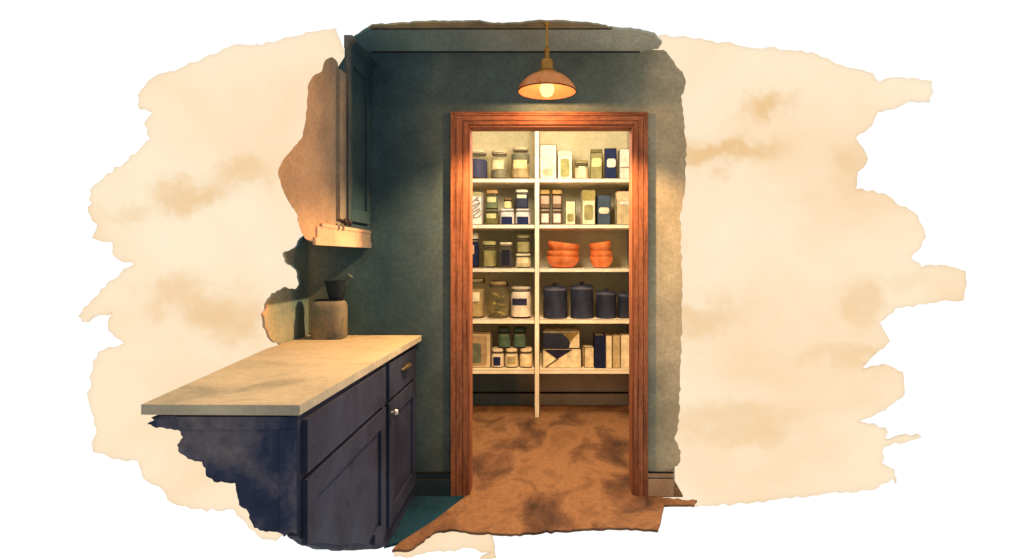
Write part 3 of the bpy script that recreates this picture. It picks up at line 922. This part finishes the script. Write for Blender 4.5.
# ---- third shelf, right bay: orange bowls
orange = wash('orange_glaze', [(214, 100, 44), (236, 126, 62), (244, 150, 88)], scale=11, grain=.08, rough=.45, spec=.4)
def bowl(label, xc, w, y0, y1, z, tilt=0.0, foot=.55, D=D_I - .02):
    S = F / D
    r, h = w / 2 / S, (y1 - y0) / S
    root = empty('serving_bowl', ((xc - CX) / S, D, z + .001))
    root.rotation_euler = (0, tilt, 0)
    tag(root, label, 'bowl', 'orange bowls on the third shelf')
    pr = [(r * foot, 0), (r * foot * 1.02, h * .06), (r * .80, h * .26), (r * .94, h * .55), (r, h * .96), (r * 1.0, h), (r * .95, h), (r * .90, h * .6), (r * .74, h * .32), (r * .4, h * .14), (0, h * .12)]
    q = MB(); q.lathe(pr, 36, mats=[1, 0, 0, 0, 1, 1, 0, 0, 0, 0, 0])
    q.build('bowl_body', [orange, wash('bowl_rim', [(120, 50, 22), (170, 76, 34)], scale=20)], root, smooth=True)
    return root
def px_up(z, n): return z + n / (F / (D_I - .02))
bowl('bottom orange bowl of the wide left stack', 563, 33, 256.3, 268, z3, foot=.62)
bowl('middle orange bowl of the wide left stack', 563.2, 32.4, 249.5, 260.5, px_up(z3, 6.2), foot=.66)
bowl('tilted top orange bowl of the wide left stack', 562.8, 32.5, 241.2, 251.5, px_up(z3, 14.6), tilt=.13, foot=.72)
bowl('bottom orange bowl of the narrow right stack', 601.4, 23.5, 256, 267.8, z3, foot=.62)
bowl('middle orange bowl of the narrow right stack', 601.2, 22.8, 249.5, 260.5, px_up(z3, 6.2), foot=.66)
bowl('tilted top orange bowl of the narrow right stack', 601.4, 22.5, 240.4, 251.5, px_up(z3, 14.6), tilt=-.16, foot=.72)
# ---- fourth shelf, left bay
jar('tall tan jar with a cream label at the left doorpost, fourth shelf', 465, 485, 279, b4, z4, G1, body=(214, 194, 148), lid=(196, 176, 128), lidh=.09, neck=.84, sq=3, fill=((180, 156, 106), .02, .74), lab=((250, 232, 188), 467, 482, 292.5, 301.5), clamp=True)
pk = jar('clamp-lid jar of green pickles on the fourth shelf', 487.5, 508.8, 281.6, b4, z4, G1, body=(206, 190, 136), lid=(160, 134, 84), lidh=.13, neck=.80, sq=3.4, clamp=True)
pm = [col((120, 112, 62)), col((156, 140, 78)), col((88, 88, 52))]
for i, (x, zz, a) in enumerate([(-3.5, 5.5, .5), (2.5, 4.8, -.6), (0, 9.5, .9), (4, 12.5, -.4), (-4, 14, 1.2), (0, 18, .2), (4.5, 20, 1.4), (-2, 23, -.7)]):
    q = MB(); L = 5.0 * sk
    q.tube([(x * sk - L * math.cos(a), -.025, zz * sk - L * .6 * math.sin(a)), (x * sk, -.034, zz * sk), (x * sk + L * math.cos(a), -.025, zz * sk + L * .6 * math.sin(a))], [1.0 * sk, 1.9 * sk, .9 * sk], 10)
    q.build('pickle', [pm[i % 3]], pk, smooth=True)
jar('white jar with a navy label beside the post, fourth shelf', 511, 531, 287, b4, z4, G1, body=(238, 220, 192), opaque=True, lid=(216, 200, 168), lidh=.12, neck=.88, sq=2.6, lab=((46, 46, 72), 513.6, 526.6, 298.6, 305.4))
# ---- fourth shelf, right bay: navy canisters
can = wash('canister_enamel', [(26, 28, 42), (38, 42, 60), (52, 56, 74)], scale=9, rough=.5, grain=.1, spec=.35)
can_band = wash('canister_band', [(70, 70, 84), (96, 94, 104)], scale=14, rough=.5)
def canister(label, x0, x1, y0, y1, z, D=D_I - .01):
    S = F / D
    r, h = (x1 - x0) / 2 / S, (y1 - y0) / S
    root = empty('canister', (((x0 + x1) / 2 - CX) / S, D, z + .001))
    tag(root, label, 'canister', 'navy canisters on the fourth shelf')
    q = MB(); q.lathe([(r * .90, 0), (r * .97, h * .02), (r * .97, h * .80)], 36)
    q.build('body', [can], root, smooth=True)
    q = MB(); q.lathe([(r * 1.0, h * .785), (r * 1.02, h * .80), (r * 1.02, h * .845)], 36, mi=1)
    q.lathe([(r * 1.02, h * .845), (r * .96, h * .885), (r * .5, h * .925), (r * .12, h * .93)], 36)
    ld = q.build('lid', [can, can_band], root, smooth=True)
    q = MB(); q.lathe([(r * .14, h * .92), (r * .12, h * .945), (r * .24, h * .965), (r * .22, h * .99), (r * .08, h)], 18)
    q.build('knob', [can], ld, smooth=True)
canister('large navy canister next to the centre post', 543, 567.2, 283.5, b4, z4)
canister('large navy canister second from the centre post', 570.2, 593.4, 282.3, b4, z4)
canister('medium navy canister beside the two large ones', 596, 616.5, 289, b4, z4)
canister('small navy canister half hidden by the right doorpost', 617.5, 631, 291.3, b4, z4)
# ---- bottom shelf, left bay
carton('cream canister box with a rounded green window at the left doorpost, bottom shelf', 463, 491.5, 332.5, b5, z5, G2, (214, 190, 144), [('frame', (176, 146, 104), 466, 487.5, 335, 364.5), ('window', (104, 108, 84), 469.5, 482, 342.5, 362)], d=.14)
for (xa, xb, c, l, lb, what) in ((491.5, 504.5, (236, 216, 180), (224, 204, 168), (NAVY, 493, 502, 356, 364.5), 'little cream jar with a navy label, under the left green jar'),
                                 (505, 518.5, (232, 210, 166), (230, 206, 160), ((176, 158, 112), 506.5, 517, 355.5, 363), 'little cream jar with a khaki label, middle of three on bottom shelf'),
                                 (519.5, 533, (238, 214, 168), (240, 216, 172), ((250, 224, 172), 521, 531.5, 355, 363), 'little plain cream jar beside the post on bottom shelf')):
    jar(what, xa, xb, 347.8, b5, z5, G1, body=c, opaque=True, lid=l, lidh=.24, neck=.84, sq=3, lab=lb, name='spice_jar', dy=1.3)
for (xa, xb, what) in ((498, 511, 'left green jar stacked on the little cream jars'), (513, 526.5, 'right green jar stacked on the little cream jars')):
    jar(what, xa, xb, 327.2, 347.5, z5 + 19.2 / S_I, G1, body=(86, 108, 88), opaque=True, lid=(72, 94, 78), lidh=.28, neck=.86, sq=3, lab=((118, 136, 108), xa + 1.2, xb - 1.2, 333.5, 336), name='spice_jar', D=D_I)
# ---- bottom shelf, right bay
def parcel(label, x0, x1, y0, y1, z, c, flaps, d=.2):
    S = S_I
    w, h = (x1 - x0) / S, (y1 - y0) / S
    root = empty('paper_parcel', (ix((x0 + x1) / 2), D_I + .02, z + .001))
    tag(root, label, 'parcel', 'paper parcels on the bottom shelf')
    q = MB()
    sec = [(-w / 2, h * .06), (-w / 2 * .97, 0), (w / 2 * .98, 0), (w / 2, h * .08), (w / 2 * .99, h * .93), (w / 2 * .95, h), (-w / 2 * .95, h), (-w / 2 * .99, h * .93)]
    q.prism([Vector((x, -d / 2, zz)) for x, zz in sec], [Vector((x, d / 2, zz)) for x, zz in sec])
    q.build('body', [col(c), INK], root, bevel=.005, ink=1)
    for nm, cc, pts in flaps:
        P = [((px - (x0 + x1) / 2) / S, (y1 - py) / S) for px, py in pts]
        q = MB(); q.prism([Vector((x, -d / 2 - .005, zz)) for x, zz in P], [Vector((x, -d / 2 + .001, zz)) for x, zz in P], 0, 1)
        q.build(nm, [col(cc), INK], root)
parcel('cream folded paper parcel with a dark flap, lower of the two on bottom shelf', 542.5, 581, 347.5, b5, z5, (240, 218, 172), [('flap', (34, 36, 56), [(543.5, 348.5), (572, 348.5), (557, 357.8)]), ('fold', (60, 48, 40), [(545.2, 365.8), (546.2, 366.2), (557.8, 358.2), (557.0, 357.4)])])
parcel('dark blue wrapped parcel with an olive corner, upper of the two on bottom shelf', 543, 579.5, 329.2, 347.2, z5 + 19.5 / S_I, (236, 212, 164), [('wrapping', (42, 44, 58), [(543.5, 332), (562, 332.5), (568, 338), (570, 341), (568.5, 346.5), (543.5, 346.5)]), ('corner', (138, 110, 58), [(562.3, 332.2), (578.5, 331.2), (570.3, 340.4), (568.2, 337.8)]), ('edge_band', (150, 140, 110), [(543.5, 329.8), (578, 329.8), (578, 331.2), (562, 332.2), (543.5, 331.8)])])
carton('small plain cream box between the parcels and the books', 583, 592.6, 346.5, b5, z5, G2, (240, 216, 168), [], yaw=.12, d=.13)
def book(label, x0, x1, y0, y1, z, c, d=.19, D=D_I + .01):
    S = F / D
    w, h = (x1 - x0) / S, (y1 - y0) / S
    root = empty('book', (((x0 + x1) / 2 - CX) / S, D, z + .001), 0)
    tag(root, label, 'book', 'books on the bottom shelf')
    t = w * .12
    q = MB()
    q.box((-w / 2, -d / 2, 0), (-w / 2 + t, d / 2, h)); q.box((w / 2 - t, -d / 2, 0), (w / 2, d / 2, h))
    q.box((-w / 2 + t, -d / 2, 0), (w / 2 - t, -d / 2 + t, h))
    q.build('cover', [col(c), INK], root, bevel=.0025, ink=1)
    MB().box((-w / 2 + t, -d / 2 + t, .004), (w / 2 - t, d / 2 - .006, h - .006)).build('pages', [col((236, 224, 196))], root)
book('navy book standing first of the row, bottom shelf', 593.8, 604.3, 334.5, b5, z5, (26, 32, 62))
book('cream book beside the navy book', 604.8, 610.8, 335, b5, z5, (246, 224, 180))
book('tan book between two cream books', 611.3, 618.8, 334.5, b5, z5, (204, 178, 128))
book('cream book half hidden by the right doorpost, bottom shelf', 619.3, 628.5, 334, b5, z5, (248, 228, 186))
